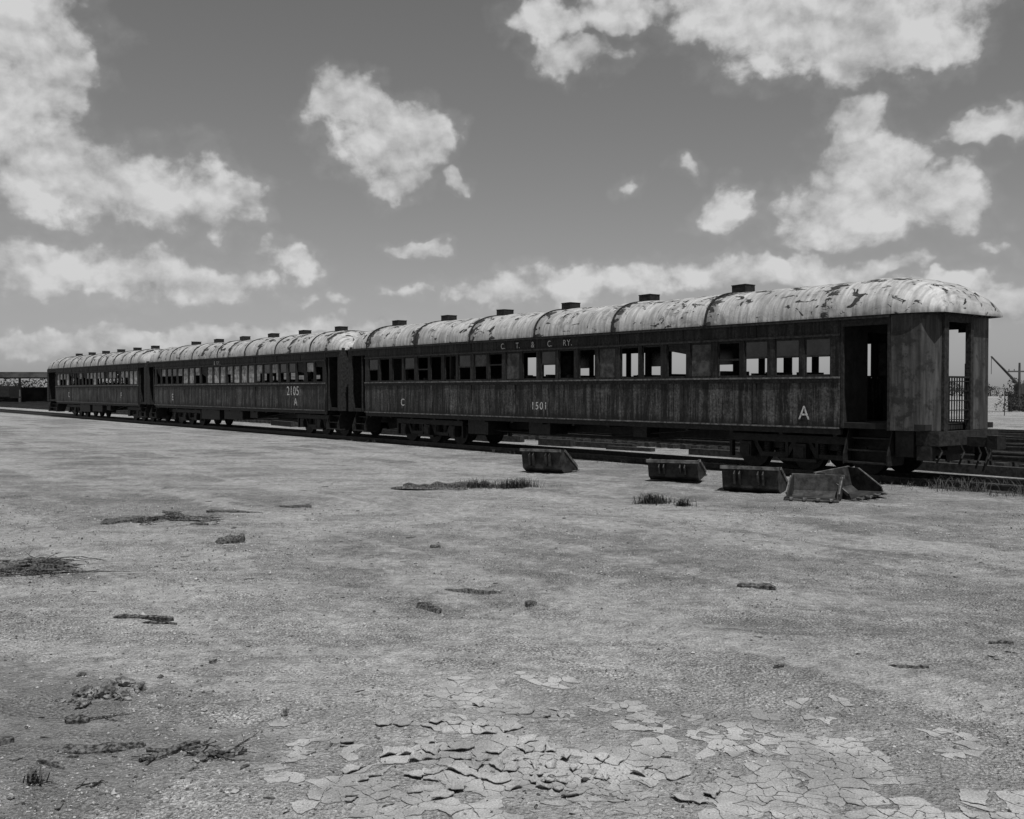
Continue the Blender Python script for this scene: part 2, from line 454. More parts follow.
        for k in range(5):
            zz = ZB+0.2+k*0.2
            ir.box(xe+0.013, xe+0.03, -0.8, 0.1, zz, zz+0.02)
        ir.box(xe-0.03, xe+0.04, -0.8, 0.1, 2.25, 2.29)
        ve.box(xe-0.4, xe+0.1, -1.25, 1.25, ZB-0.32, ZB-0.025)
        ir.box(a+1.2, xe-0.42, -1.3, 1.3, 0.6, ZB-0.03)
        ir.cyl((a+1.7, 0.8, ZB+0.1), (a+1.7, 0.8, 2.3), 0.025, n=8)
        ir.box(xe+0.1, xe+0.55, -0.11, 0.11, 0.82, 1.02)
        ir.prism([(xe+0.55, -0.17, 0.78), (xe+0.78, -0.2, 0.78), (xe+0.8, -0.05, 0.78), (xe+0.66, 0.0, 0.78), (xe+0.8, 0.12, 0.78), (xe+0.72, 0.2, 0.78), (xe+0.55, 0.15, 0.78)], (0, 0, 0.28))
        for (xx, yy, z1) in ((xe+0.05, 0.45, 0.32), (xe+0.12, 0.62, 0.25), (xe+0.1, -0.35, 0.45), (xe+0.02, 0.95, 0.35), (xe+0.02, -1.1, 0.5)):
            p = Vector((xx, yy, 0.95))
            for k in range(4):
                q = Vector((xx+0.05*math.sin(k*1.3), yy+0.04*math.sin(k*2.0), 0.95+(z1-0.95)*(k+1)/4))
                ir.cyl(p, q, 0.022, n=7); p = q
        ir.box(xe-0.35, xe-0.05, -1.3, -1.1, 0.55, ZB-0.33)
        ir.box(xe-0.35, xe-0.05, 1.1, 1.3, 0.45, ZB-0.33)
    ve.obj('vestibule_frame', M_BLACK, E)
    if vp.v: vp.obj('vestibule_panels', M_PANEL, E, bevel=0.01)
    ir.box(x0-vf+0.1, x1+vn-0.3, -0.28, 0.28, 0.72, ZB-0.001)
    ir.box(x0, x1, -W+0.03, -W+0.11, ZB-0.15, ZB-0.005); ir.box(x0, x1, W-0.11, W-0.03, ZB-0.15, ZB-0.005)
    n = 14
    for i in range(n+1):
        xx = x0+0.2+(L-0.4)*i/n
        ir.box(xx-0.05, xx+0.05, -W+0.12, W-0.12, ZB-0.2, ZB-0.002)
    mid = (x0+x1)/2
    if near_end:
        eq = ((mid-2.6, mid-1.2, 0.35, 1.3, 0.62), (mid-0.8, mid+0.2, -1.2, -0.5, 0.66), (mid+1.4, mid+3.3, 0.2, 1.2, 0.58), (mid+3.6, mid+4.1, -1.1, -0.6, 0.72), (x0+6.3, x0+7.4, -1.2, -0.4, 0.55))
    else:
        eq = ((mid-3.6, mid-1.2, -1.35, -0.5, 0.52), (mid-0.6, mid+1.6, -1.35, -0.6, 0.58), (mid+2.0, mid+3.6, 0.3, 1.3, 0.6), (mid+2.4, mid+3.2, -1.3, -0.5, 0.7))
    for (a, b, c, d, z0) in eq:
        ir.box(a, b, c, d, z0, ZB-0.16)
    ir.cyl((mid-5, 0.75, 0.72), (mid-3, 0.75, 0.72), 0.2, n=14)
    for yy in (-0.95, 0.95):
        ir.cyl((x0+4, yy, ZB-0.15), (mid-2.5, yy, 0.68), 0.018, n=6); ir.cyl((mid-2.5, yy, 0.68), (mid+2.5, yy, 0.68), 0.018, n=6); ir.cyl((mid+2.5, yy, 0.68), (x1-4, yy, ZB-0.15), 0.018, n=6)
    ir.obj('underframe', M_DARK, E)
    for ti, cx in enumerate((x1-1.3, x0+3.7)):
        tk = MB()
        for wx in (-1.55, 0, 1.55):
            for sgn in (-1, 1):
                y = sgn*0.72
                tk.cyl((cx+wx, y-0.06, 0.12+0.45), (cx+wx, y+0.06, 0.12+0.45), 0.45, n=28)
                yi = y-sgn*0.07
                tk.cyl((cx+wx, yi-0.015, 0.57), (cx+wx, yi+0.015, 0.57), 0.48, n=28)
                tk.cyl((cx+wx, y+sgn*0.06, 0.57), (cx+wx, y+sgn*0.30, 0.57), 0.13, n=12)
                ya, yc = sorted((sgn*0.90, sgn*1.14))
                tk.box(cx+wx-0.17, cx+wx+0.17, ya, yc, 0.40, 0.76)
                tk.box(cx+wx-0.13, cx+wx+0.13, ya-0.02, yc+0.02, 0.44, 0.68)
            tk.cyl((cx+wx, -0.8, 0.57), (cx+wx, 0.8, 0.57), 0.07, n=10)
        for sgn in (-1, 1):
            ya, yc = sorted((sgn*0.92, sgn*1.08))
            tk.box(cx-2.1, cx+2.1, ya, yc, 0.78, 0.95)
            for (s0, s1) in ((-1.55, 0), (0, 1.55)):
                m_ = (s0+s1)/2
                tk.prism([(cx+s0+0.15, ya+0.03, 0.78), (cx+s0+0.38, ya+0.03, 0.42), (cx+s1-0.38, ya+0.03, 0.42), (cx+s1-0.15, ya+0.03, 0.78), (cx+s1-0.28, ya+0.03, 0.78), (cx+s1-0.45, ya+0.03, 0.53), (cx+s0+0.45, ya+0.03, 0.53), (cx+s0+0.28, ya+0.03, 0.78)], (0, 0.06, 0))
                for k in range(6):
                    for dx in (-0.22, 0.22):
                        tk.cyl((cx+m_+dx, sgn*1.0, 0.54+k*0.04), (cx+m_+dx, sgn*1.0, 0.56+k*0.04), 0.085, n=12)
            ya2, yc2 = sorted((sgn*1.10, sgn*1.2)); tk.box(cx-0.5, cx+0.5, ya2, yc2, 0.35, 0.42)
            for dx in (-2.1, 2.02, -0.45, 0.37):
                tk.box(cx+dx, cx+dx+0.08, ya+0.02, yc-0.02, 0.38, 0.779)
        tk.box(cx-0.9, cx-0.6, -0.9, 0.9, 0.62, 0.96); tk.box(cx+0.6, cx+0.9, -0.9, 0.9, 0.62, 0.96)
        tk.box(cx-0.599, cx+0.599, -0.35, 0.35, 0.80, 1.0)
        tk.box(cx-2.1, cx-1.98, -0.9, 0.9, 0.8, 0.93); tk.box(cx+1.98, cx+2.1, -0.9, 0.9, 0.8, 0.93)
        tk.obj('truck_%d' % (ti+1), M_DARK, E)
    for (txt, xx, zz, size, sp) in texts:
        cu = bpy.data.curves.new('lettering', 'FONT'); cu.body = txt; cu.size = size; cu.space_character = sp
        cu.extrude = 0.001; cu.materials.append(M_WHITE)
        o = bpy.data.objects.new('lettering', cu); COL.objects.link(o); o.parent = E
        o.location = (xx, -W-0.03, zz); o.rotation_euler = (math.pi/2, 0, 0)
    return E

V1 = [-3.7-3.32*k for k in range(6)]
coach('passenger_coach', -20.6, 0.0, 2.1, 1.3, V1, True,
      texts=(('C.', -12.1, 3.28, 0.25, 1), ('T.', -11.35, 3.28, 0.25, 1), ('&', -10.6, 3.28, 0.25, 1), ('C.', -9.85, 3.28, 0.25, 1), ('RY.', -9.15, 3.28, 0.25, 1.2),
             ('1501', -10.6, 1.42, 0.32, 1.25), ('C', -18.0, 1.44, 0.36, 1), ('A', -1.05, 1.34, 0.44, 1)), light=0.04, seed=1)
coach('passenger_coach', -44.3, -23.8, 1.3, 1.3, [-25.0-3.32*k for k in range(6)], False,
      texts=(('2105', -27.3, 1.78, 0.55, 1.1), ('A', -26.6, 1.34, 0.45, 1), ('E', -41.5, 1.45, 0.5, 1), ('& RY.', -35.5, 3.25, 0.26, 1.4)), light=0.66, seed=2, blind=M_PANE_L)
coach('passenger_coach', -65.9, -47.2, 1.3, 2.6, [-48.3-3.32*k for k in range(6)], False,
      texts=(('F', -50.5, 1.5, 0.5, 1), ('C', -62.5, 1.5, 0.5, 1)), light=0.6, nwin=22, seed=3, blind=M_PANE_L)

# ------------------------------------------------------------ ground
def gz(x, y):
    v = Vector((x, y, 0))
    ly = (FRI @ v).y
    k = min(1.0, max(0.0, (-ly-1.6)/3.0)) if ly < 0 else 0.0
    r = math.hypot(x, y)
    if k == 0 or r > 60: return 0.0
    a = 0.045*noise.noise(v*0.35)+0.032*noise.noise(v*1.3)+0.015*noise.noise(v*4.1)
    if r < 20: a += 0.009*noise.noise(v*11)
    # shallow wheel ruts
    c = y+0.16*x+0.018*x*x
    a += 0.018*noise.noise(Vector((x*0.07+5, c*1.7, 0)))
    return a*k*min(1.0, (60-r)/20)
def lines(lo, hi, dlo, dhi, step, g):
    a = []; v = dlo
    while v < dhi: a.append(v); v += step
    s = step
    while v < hi: a.append(v); s *= g; v += s
    a.append(hi)
    s = step; v = dlo-step
    b = []
    while v > lo: b.append(v); s *= g; v -= s
    b.append(lo)
    return b[::-1]+a
xs = lines(-3000, 3000, -5, 5, 0.045, 1.04); ys = lines(-1500, 3500, 4.0, 10, 0.035, 1.022)
gm = MB()
for y in ys:
    for x in xs: gm.v.append(Vector((x, y, gz(x, y))))
nx = len(xs)
for j in range(len(ys)-1):
    for i in range(nx-1):
        gm.f.append([j*nx+i, j*nx+i+1, (j+1)*nx+i+1, (j+1)*nx+i])
gm.obj('ground', M_GROUND, smooth=True)

# ------------------------------------------------------------ tracks
def track(y, x0, x1, ztop=0.12, seed=0):
    r = random.Random(seed); E = empty('railway_track', FR)
    rl = MB(); ti = MB()
    for s in (-0.7525, 0.7525):
        rl.box(x0, x1, y+s-0.035, y+s+0.035, ztop-0.035, ztop)
        rl.box(x0, x1, y+s-0.012, y+s+0.012, ztop-0.13, ztop-0.036)
        rl.box(x0, x1, y+s-0.065, y+s+0.065, ztop-0.15, ztop-0.131)
    x = x0+0.3
    while x < x1:
        w = r.uniform(0.10, 0.13); a = r.uniform(-0.03, 0.03)
        M = Matrix.Translation((x, y+r.uniform(-0.06, 0.06), 0)) @ Matrix.Rotation(a, 4, 'Z')
        ti.box(-w, w, -1.25, 1.25, -0.1, max(0.006, ztop-0.152-r.uniform(0.0, 0.02)), M)
        x += 0.56+r.uniform(-0.04, 0.04)
    rl.obj('rails', M_RAIL, E); ti.obj('ties', M_TIE, E)
track(0.0, -170, 60, 0.128, 1)
for i, ty in enumerate(TRACKS[1:]): track(ty, -150, 70, 0.30, 5+i)
r = random.Random(44); st = MB()
for i in range(110):
    lx = r.uniform(-60, 35); ly = r.choice([3.2, 8.3, 13.0, 18.6])+r.uniform(-0.5, 0.5)
    M = Matrix.Translation((lx, ly, 0)) @ Matrix.Rotation(r.uniform(-0.12, 0.12), 4, 'Z')
    l = r.uniform(0.8, 5.5); h = r.uniform(0.1, 0.3)
    st.box(-l/2, l/2, -0.12, 0.12, 0, h, M)
    if r.random() < 0.4: st.box(-l/2+0.3, l/2-0.1, 0.16, 0.4, 0, h*0.8, M)
st.obj('stacked_ties', M_TIE, matrix=FR)

# ------------------------------------------------------------ loader buckets (angular bins, open on the sloping side)
def bucket(x, y, rot, w=1.2, d=0.62, h=0.55, tilt=0.0, tx=0.0, lift=0.0):
    M = Matrix.Translation((x, y, gz(x, y)+0.01+lift)) @ Matrix.Rotation(math.radians(rot), 4, 'Z') @ Matrix.Rotation(tilt, 4, 'Y') @ Matrix.Rotation(tx, 4, 'X')
    E = empty('loader_bucket', M)
    prof = [(-d, 0.03), (0.0, 0.0), (0.16, 0.10), (0.24, h)]
    b = MB(); n = len(prof); t = 0.022
    for i in range(n-1):
        (y0, z0), (y1, z1) = prof[i], prof[i+1]
        L = Vector((0, y1-y0, z1-z0)).normalized(); nn = Vector((0, -L.z, L.y))*t
        b.prism([(-w/2, y0, z0), (-w/2, y1, z1), (-w/2, y1+nn.y, z1+nn.z), (-w/2, y0+nn.y, z0+nn.z)], (w, 0, 0))
    side = prof+[(-0.02, h*1.0), (-d*0.93, 0.14)]
    for sx in (-w/2-0.025, w/2):
        b.prism([(sx, p[0], p[1]) for p in side], (0.025, 0, 0))
    b.obj('shell', M_BUCKET, E)
    e = MB()
    e.box(-w/2-0.04, w/2+0.04, -d-0.06, -d+0.05, 0.005, 0.03)
    for sx in (-w/2-0.045, w/2+0.027):
        P0 = Vector((sx, -d*0.93, 0.14)); P1 = Vector((sx, -0.02, h))
        e.prism([P0, P0+Vector((0, 0.03, -0.05)), P1+Vector((0, 0.03, -0.05)), P1], (0.018, 0, 0))
    e.box(-w/2-0.05, w/2+0.05, 0.22, 0.27, h-0.05, h+0.012)
    for k in range(4):
        xx = -w/2+0.08+k*(w-0.16)/3
        e.prism([(xx-0.035, -d-0.05, 0.031), (xx+0.035, -d-0.05, 0.031), (xx+0.018, -d-0.17, 0.02), (xx-0.018, -d-0.17, 0.02)], (0, 0, 0.03))
    e.obj('cutting_edge_and_rims', M_BUCKET_IN, E)
    g_ = MB()
    for sx in (-w*0.22, w*0.22):
        for dx in (-0.06, 0.04):
            g_.prism([(sx+dx, 0.235, h-0.06), (sx+dx, 0.34, h-0.14), (sx+dx, 0.30, 0.18), (sx+dx, 0.19, 0.15)], (0.022, 0, 0))
    g_.obj('hinge_lugs', M_BUCKET, E)
bucket(0.80, 24.1, 150, 1.0, 0.75, 0.56)
bucket(3.50, 21.35, 158, 1.02, 0.7, 0.46, 0.0, -0.08, 0.02)
bucket(4.75, 19.65, 152, 1.05, 0.75, 0.52)
bucket(5.62, 18.35, -24, 0.85, 0.62, 0.40)
bucket(6.28, 18.85, 28, 0.8, 0.6, 0.46, -0.10)

# ------------------------------------------------------------ grass, twigs, wood, stones
def tuft(x, y, wx, wy, n, h, name='grass_tuft', seed=0):
    r = random.Random(seed); g = MB()
    for i in range(n):
        px = x+r.gauss(0, wx*0.42); py = y+r.gauss(0, wy*0.4); z = gz(px, py)-0.005
        hh = h*(0.25+0.95*r.random()**1.8); a = r.uniform(0, 6.28); l = r.uniform(0.3, 1.3)*hh; w = 0.004+0.003*r.random()
        d = Vector((math.cos(a), math.sin(a), 0)); s = Vector((-d.y, d.x, 0))*w; b = len(g.v)
        p0 = Vector((px, py, z)); p1 = p0+d*l*0.35+Vector((0, 0, hh*0.65)); p2 = p0+d*l+Vector((0, 0, hh*0.85))
        g.v += [p0-s, p0+s, p1+s*0.7, p1-s*0.7, p2]
        g.f += [[b, b+1, b+2, b+3], [b+3, b+2, b+4]]
    return g.obj(name, M_GRASS)
tuft(-0.28, 20.3, 0.9, 0.3, 700, 0.17, seed=1)
tuft(0.1, 20.25, 0.4, 0.2, 500, 0.24, seed=21)
tuft(-0.7, 20.35, 0.3, 0.2, 260, 0.22, seed=22)
tuft(2.45, 17.4, 0.3, 0.2, 500, 0.22, seed=2)
tuft(2.95, 17.1, 0.16, 0.12, 220, 0.18, seed=3)
tuft(2.7, 17.9, 0.3, 0.15, 160, 0.15, seed=31)
tuft(-2.42, 5.0, 0.05, 0.05, 90, 0.08, seed=4)
r = random.Random(9); g = MB()
for i in range(12000):
    lx = r.uniform(-22, 12) if r.random() < 0.5 else r.uniform(1.5, 12); ly = -0.95+r.gauss(0, 0.42)
    if noise.noise(Vector((lx*0.45, ly*0.5, 3)))+0.5*noise.noise(Vector((lx*2, ly*2, 3))) < (0.15 if lx < 2 else -0.12): continue
    p0 = loc2w(lx, ly, -0.005); h = (0.04+0.22*r.random()**1.8)*(1.2 if lx > 2 else 0.8); a = r.uniform(0, 6.28); d = Vector((math.cos(a), math.sin(a), 0)); s = Vector((-d.y, d.x, 0))*0.006
    b = len(g.v); p1 = p0+d*h*0.4+Vector((0, 0, h*0.6)); p2 = p0+d*h*r.uniform(0.6, 1.3)+Vector((0, 0, h*0.9))
    g.v += [p0-s, p0+s, p1+s*0.7, p1-s*0.7, p2]; g.f += [[b, b+1, b+2, b+3], [b+3, b+2, b+4]]
g.obj('trackside_weeds', M_GRASS)

def plank(x, y, L, w, t, rot, name='wood_scrap', lift=0.0, mat=None, pitch=0.0):
    """a split, weathered board: pointed / broken ends, slight bend, tapering"""
    r = random.Random(int(x*100+y*37)); m = MB(); n = 14
    M = Matrix.Translation((x, y, gz(x, y)+0.002+lift)) @ Matrix.Rotation(rot, 4, 'Z') @ Matrix.Rotation(pitch+r.uniform(-.05, .05), 4, 'Y') @ Matrix.Rotation(r.uniform(-0.3, 0.3), 4, 'X')
    rows = []; bend = r.uniform(-0.05, 0.05)*L; tap = r.uniform(0.35, 1.0); e0 = r.uniform(0.04, 0.25); e1 = r.uniform(0.03, 0.15)
    s0 = r.uniform(-0.35, 0.35); s1 = r.uniform(-0.35, 0.35)
    t *= 1.25
    for i in range(n+1):
        u = i/n
        k = (1-u)+tap*u
        k *= min(1.0, 0.2+u/e0)*min(1.0, 0.35+(1-u)/e1)
        k *= 1+0.12*noise.noise(Vector((u*9, x, y)))
        c = bend*(4*u*(1-u))+ (s0*(1-min(1, u/e0))+s1*(1-min(1, (1-u)/e1)))*w*0.6
        tt = t*(0.75+0.4*noise.noise(Vector((u*5, y, x))))*(0.55+0.45*k)
        xx = -L/2+L*u
        rows.append([(xx, -w/2*k+c, -0.015), (xx, w/2*k+c, -0.015), (xx, w/2*k*0.9+c, tt), (xx, -w/2*k*0.85+c, tt*0.8)])
    for row in rows: m.v += [M @ Vector(p) for p in row]
    for i in range(n):
        a = i*4
        for k in range(4): m.f.append([a+k, a+4+k, a+4+(k+1) % 4, a+(k+1) % 4][::-1])
    m.f.append([0, 1, 2, 3]); m.f.append([n*4+3, n*4+2, n*4+1, n*4])
    return m.obj(name, mat or M_WOOD)
def branch_pts(m, p, d, L, r0, rnd, depth=0):
    n = 6; q = p
    for i in range(n):
        d = (d+Vector((rnd.uniform(-.4, .4), rnd.uniform(-.4, .4), rnd.uniform(-.15, .10)))).normalized()
        e = q+d*L/n
        e.z = max(e.z, gz(e.x, e.y)+r0*0.5)
        m.cyl(q, e, r0*(1-i/n*0.7), r0*(1-(i+1)/n*0.7), n=6, cap=(i in (0, n-1)))
        if depth < 2 and rnd.random() < 0.45:
            a = rnd.uniform(-1.0, 1.0); dd = Matrix.Rotation(a, 3, 'Z') @ d
            branch_pts(m, e, dd, L*0.45, r0*0.6, rnd, depth+1)
        q = e
def stick(x, y, L, rad, rot, n=1, spread=0.0, name='fallen_branch', seed=0, lift=0.0):
    rnd = random.Random(seed+int(x*10)); m = MB()
    for i in range(n):
        px = x+rnd.uniform(-spread, spread); py = y+rnd.uniform(-spread, spread)*0.5
        a = rot+rnd.uniform(-0.7, 0.7)*(1 if n > 1 else 0)
        d = Vector((math.cos(a), math.sin(a), 0.02))
        p = Vector((px, py, 0))-d*L/2; p.z = gz(p.x, p.y)+rad+lift*rnd.random()
        branch_pts(m, p, d, L*rnd.uniform(0.4, 1.0) if n > 1 else L, rad*rnd.uniform(0.6, 1.1), rnd, 0 if n > 1 else 1)
    return m.obj(name, M_WOOD)
plank(-1.65, 20.1, 1.6, 0.36, 0.05, 0.05, 'wood_plank')
plank(-1.15, 20.5, 1.1, 0.16, 0.12, 0.3, 'wood_plank')
plank(-1.9, 20.4, 0.7, 0.12, 0.09, -0.2, 'wood_plank')
plank(-3.8, 16.9, 0.8, 0.10, 0.04, -0.15)
stick(-5.2, 15.2, 0.9, 0.022, 0.0, 7, 0.5, 'brushwood_pile', 3, 0.05)
plank(-5.85, 14.9, 0.6, 0.26, 0.07, 0.5, pitch=-0.12); plank(-4.95, 15.5, 0.8, 0.2, 0.05, 0.1); plank(-5.3, 15.8, 0.6, 0.14, 0.05, -0.3, pitch=0.1); plank(-4.5, 16.1, 0.9, 0.08, 0.04, 0.05); plank(-5.6, 15.3, 0.35, 0.2, 0.08, 1.0)
plank(-4.6, 14.6, 0.3, 0.05, 0.03, -0.2)
plank(-3.68, 13.0, 0.38, 0.22, 0.09, 0.4, pitch=-0.15)
stick(-5.0, 10.8, 0.8, 0.014, 0.1, 14, 0.35, 'brushwood_pile', 5, 0.07)
stick(-5.4, 11.2, 0.8, 0.016, 0.2, 10, 0.35, 'brushwood_pile', 6, 0.08)
plank(-5.55, 11.15, 0.8, 0.22, 0.08, 0.35, pitch=-0.1); plank(-5.75, 10.75, 0.6, 0.14, 0.05, -0.2); plank(-5.1, 11.05, 0.5, 0.10, 0.07, 0.6, pitch=0.15); plank(-5.4, 11.45, 0.5, 0.1, 0.06, -0.1)
plank(-3.2, 8.6, 0.58, 0.045, 0.03, -0.22); plank(-3.02, 8.5, 0.3, 0.025, 0.02, -0.05)
plank(-0.76, 9.05, 0.3, 0.10, 0.06, -0.75)
plank(-0.39, 9.85, 0.6, 0.05, 0.035, -0.28)
plank(0.18, 9.2, 0.11, 0.09, 0.05, 0.3)
plank(2.45, 9.95, 0.38, 0.09, 0.04, -0.35)
plank(1.9, 7.05, 0.09, 0.03, 0.02, 0.3)
plank(2.87, 7.17, 0.28, 0.025, 0.018, -0.3)
plank(3.85, 7.8, 0.2, 0.04, 0.02, 0.0)
plank(-0.99, 12.8, 0.14, 0.09, 0.04, 0.1)
plank(-2.62, 5.98, 0.18, 0.09, 0.045, -0.4)
plank(-2.28, 5.5, 0.46, 0.085, 0.03, 0.16, 'wood_plank')
plank(-2.45, 5.25, 0.22, 0.03, 0.02, -0.5); plank(-2.9, 5.6, 0.15, 0.05, 0.03, 0.9)
stick(-1.85, 5.45, 0.36, 0.014, 0.6, 3, 0.06, seed=11)
stick(-1.60, 5.38, 0.26, 0.010, -0.1, 5, 0.08, seed=12, lift=0.03)
plank(-1.84, 5.44, 0.26, 0.035, 0.035, 0.7, pitch=-0.2); plank(-1.6, 5.4, 0.18, 0.06, 0.03, -0.1)
stick(-2.7, 5.1, 0.3, 0.008, 0.4, 4, 0.1, seed=13)
stick(-2.35, 6.0, 0.3, 0.007, 0.2, 3, 0.1, seed=14)
stick(-2.1, 5.0, 0.22, 0.006, 0.9, 3, 0.1, seed=15)

def rock(x, y, s, seed, flat=0.55, mat=None, name='rock'):
    bm = bmesh.new(); bmesh.ops.create_icosphere(bm, subdivisions=4, radius=1)
    for v in bm.verts:
        d = 1+0.5*noise.noise(v.co*1.1+Vector((seed*5, 0, 0)))+0.35*noise.noise(v.co*3+Vector((0, seed*3, 0)))+0.2*noise.noise(v.co*8)
        v.co = Vector((v.co.x*d*s, v.co.y*d*s*0.75, v.co.z*d*s*flat))
    me = bpy.data.meshes.new(name); bm.to_mesh(me); bm.free(); me.materials.append(mat)
    o = bpy.data.objects.new(name, me); COL.objects.link(o); o.location = (x, y, gz(x, y)+s*flat*0.3); o.rotation_euler = (0, 0, seed)
    return o
M_CLOD = material('dark_clod', mk_plain(0.02, 0.24, 12, 1.0), 0.95)
for i, (x, y, s) in enumerate(((-2.80, 6.45, 0.08), (-2.66, 6.5, 0.10), (-2.53, 6.42, 0.065), (-2.72, 6.28, 0.045), (-2.48, 6.6, 0.05), (-2.60, 6.68, 0.06), (-2.9, 6.35, 0.03), (0.2, 9.22, 0.04), (-3.0, 6.9, 0.03), (-2.2, 7.3, 0.03), (-1.4, 6.1, 0.03), (-1.68, 5.3, 0.04), (-1.5, 5.45, 0.035))):
    rock(x, y, s, i+1, flat=0.7, mat=M_CLOD)

r = random.Random(21); pb = MB(); cnt = 0
oct_v = [(1,0,0),(-1,0,0),(0,1,0),(0,-1,0),(0,0,1),(0,0,-1)]
oct_f = [(0,2,4),(2,1,4),(1,3,4),(3,0,4),(2,0,5),(1,2,5),(3,1,5),(0,3,5)]
while cnt < 30000:
    y = 4.2+13*(r.random()**1.6); x = r.uniform(-0.58, 0.58)*y
    dn = noise.noise(Vector((x*0.5, y*0.8, 9)))+0.5*noise.noise(Vector((x*2, y*2, 4)))
    left = 0.45 if x < -0.25*y else 0.0
    if dn+left < r.uniform(-0.3, 0.6): continue
    s = (0.0035+0.011*(r.random()**4))*(0.7+y*0.05)
    if r.random() < 0.008: s *= 2.0
    z = gz(x, y); a = r.uniform(0, 6.28); b = len(pb.v)
    for (vx, vy, vz) in oct_v:
        k = s*r.uniform(0.7, 1.3); X = vx*k; Y = vy*k*0.8
        pb.v.append(Vector((x+X*math.cos(a)-Y*math.sin(a), y+X*math.sin(a)+Y*math.cos(a), z+vz*k*0.7+s*0.25)))
    pb.f += [[b+i for i in f] for f in oct_f]; cnt += 1
def f_peb(t, P):
    n = t.n.new('ShaderNodeTexWhiteNoise'); t.put(n.inputs[0], t.vm('SNAP', P, (0.03, 0.03, 0.5)))
    return t.ramp(n.outputs[0], 0.0, 1.0, 0.03, 0.38, False)
pb.obj('pebbles', material('mixed_pebbles', f_peb, 0.9))
ch = MB()
for i in range(1100):
    y = 4.6+17*(r.random()**1.3); x = r.uniform(-0.58, 0.58)*y
    if noise.noise(Vector((x*0.3, y*0.3, 2)))+(0.45 if x < -0.15*y else -0.1) < r.uniform(-0.1, 0.7): continue
    l = (0.008+0.05*r.random()**4)*(0.6+y*0.04); w = l*r.uniform(0.06, 0.4); a = r.uniform(0, 3.14)
    M = Matrix.Translation((x, y, gz(x, y)+0.001)) @ Matrix.Rotation(a, 4, 'Z')
    ch.prism([(-l, -w*r.uniform(.3, 1), 0), (l*r.uniform(.4, .8), -w, 0), (l, w*r.uniform(0, .6), 0), (-l*r.uniform(.1, .7), w, 0)], (0, 0, r.uniform(0.003, 0.009)), M)
ch.obj('wood_chips', M_WOOD)

# ------------------------------------------------------------ curled mud flakes (Voronoi polygons)
def clip(poly, mid, nrm):
    out = []
    for i in range(len(poly)):
        a, b = poly[i], poly[(i+1) % len(poly)]
        da = (a-mid).dot(nrm); db = (b-mid).dot(nrm)
        if da <= 0: out.append(a)
        if da*db < 0: out.append(a+(b-a)*(da/(da-db)))
    return out
r = random.Random(5); pts = []
cell = 0.045
X0, X1, Y0, Y1 = -2.0, 3.2, 4.35, 7.6
y = Y0
while y < Y1:
    x = X0
    while x < X1:
        keep = 0.32+0.5*noise.noise(Vector((x*1.7, y*1.7, 12)))
        if r.random() < keep: pts.append(Vector((x+r.uniform(-.5, .5)*cell, y+r.uniform(-.5, .5)*cell)))
        x += cell
    y += cell
kd = kdtree.KDTree(len(pts))
for i, p in enumerate(pts): kd.insert((p.x, p.y, 0), i)
kd.balance()
fl = MB()
for i, p in enumerate(pts):
    d = math.hypot((p.x+0.05)/1.4, (p.y-5.2)/1.6)
    d2 = math.hypot((p.x-1.4)/1.6, (p.y-5.0)/1.2)
    nn = noise.noise(Vector((p.x*1.6, p.y*2.0, 1)))*0.75+0.8*noise.noise(Vector((p.x*4.5, p.y*4.5, 7)))
    v = max(1.0-d, 0.85-d2*0.75)+nn
    if v < 0.36 or r.random() < 0.12: continue
    poly = [p+Vector(q)*0.13 for q in ((-1, -1), (1, -1), (1, 1), (-1, 1))]
    for (co, j, dist) in kd.find_n((p.x, p.y, 0), 18):
        if j == i: continue
        q = pts[j]; poly = clip(poly, (p+q)/2, (q-p).normalized())
        if len(poly) < 3: break
    if len(poly) < 3: continue
    c = sum(poly, Vector((0, 0)))/len(poly)
    ring = []
    for k in range(len(poly)):
        a, b = poly[k], poly[(k+1) % len(poly)]
        L = (b-a).length; m = max(1, int(L/0.012))
        for s in range(m):
            q = a+(b-a)*(s/m)
            jx = noise.noise(Vector((q.x*22, q.y*22, 1)))*0.012; jy = noise.noise(Vector((q.x*22, q.y*22, 5)))*0.012
            jit = 0.003
            ring.append(q+Vector((jx+r.uniform(-jit, jit), jy+r.uniform(-jit, jit))))
    n = len(ring)
    if n < 4: continue
    strong = r.random() < max(0.0, 0.42-d*0.45)
    shrink = r.uniform(0.90, 0.98); curl = r.uniform(0.0, 0.005)+(r.uniform(0.006, 0.024) if strong else 0.0)
    ta = r.uniform(0, 6.28); tilt = r.uniform(0.03, 0.25) if strong else r.uniform(0, 0.03)
    zb = gz(c.x, c.y)+0.003
    base = len(fl.v)
    td = Vector((math.cos(ta), math.sin(ta)))
    def zz(q, k):
        g0 = gz(q.x, q.y)-gz(c.x, c.y)
        return zb+g0+curl*k*k*max(0.05, 0.6+0.9*noise.noise(Vector((q.x*18, q.y*18, i)))) + tilt*max(0, (q-c).dot(td))
    fl.v.append(Vector((c.x, c.y, zb)))
    for fk in (0.6, 1.0):
        for q in ring:
            qq = c+(q-c)*shrink*fk; fl.v.append(Vector((qq.x, qq.y, zz(qq, fk))))
    for q in ring:
        qq = c+(q-c)*shrink*0.985; fl.v.append(Vector((qq.x, qq.y, zz(qq, 1.0)-0.004)))
    for k in range(n):
        j = (k+1) % n
        fl.f.append([base, base+1+k, base+1+j])
        fl.f.append([base+1+k, base+1+n+k, base+1+n+j, base+1+j])
        fl.f.append([base+1+n+k, base+1+2*n+k, base+1+2*n+j, base+1+n+j])
fl.obj('cracked_mud_flakes', M_MUD)

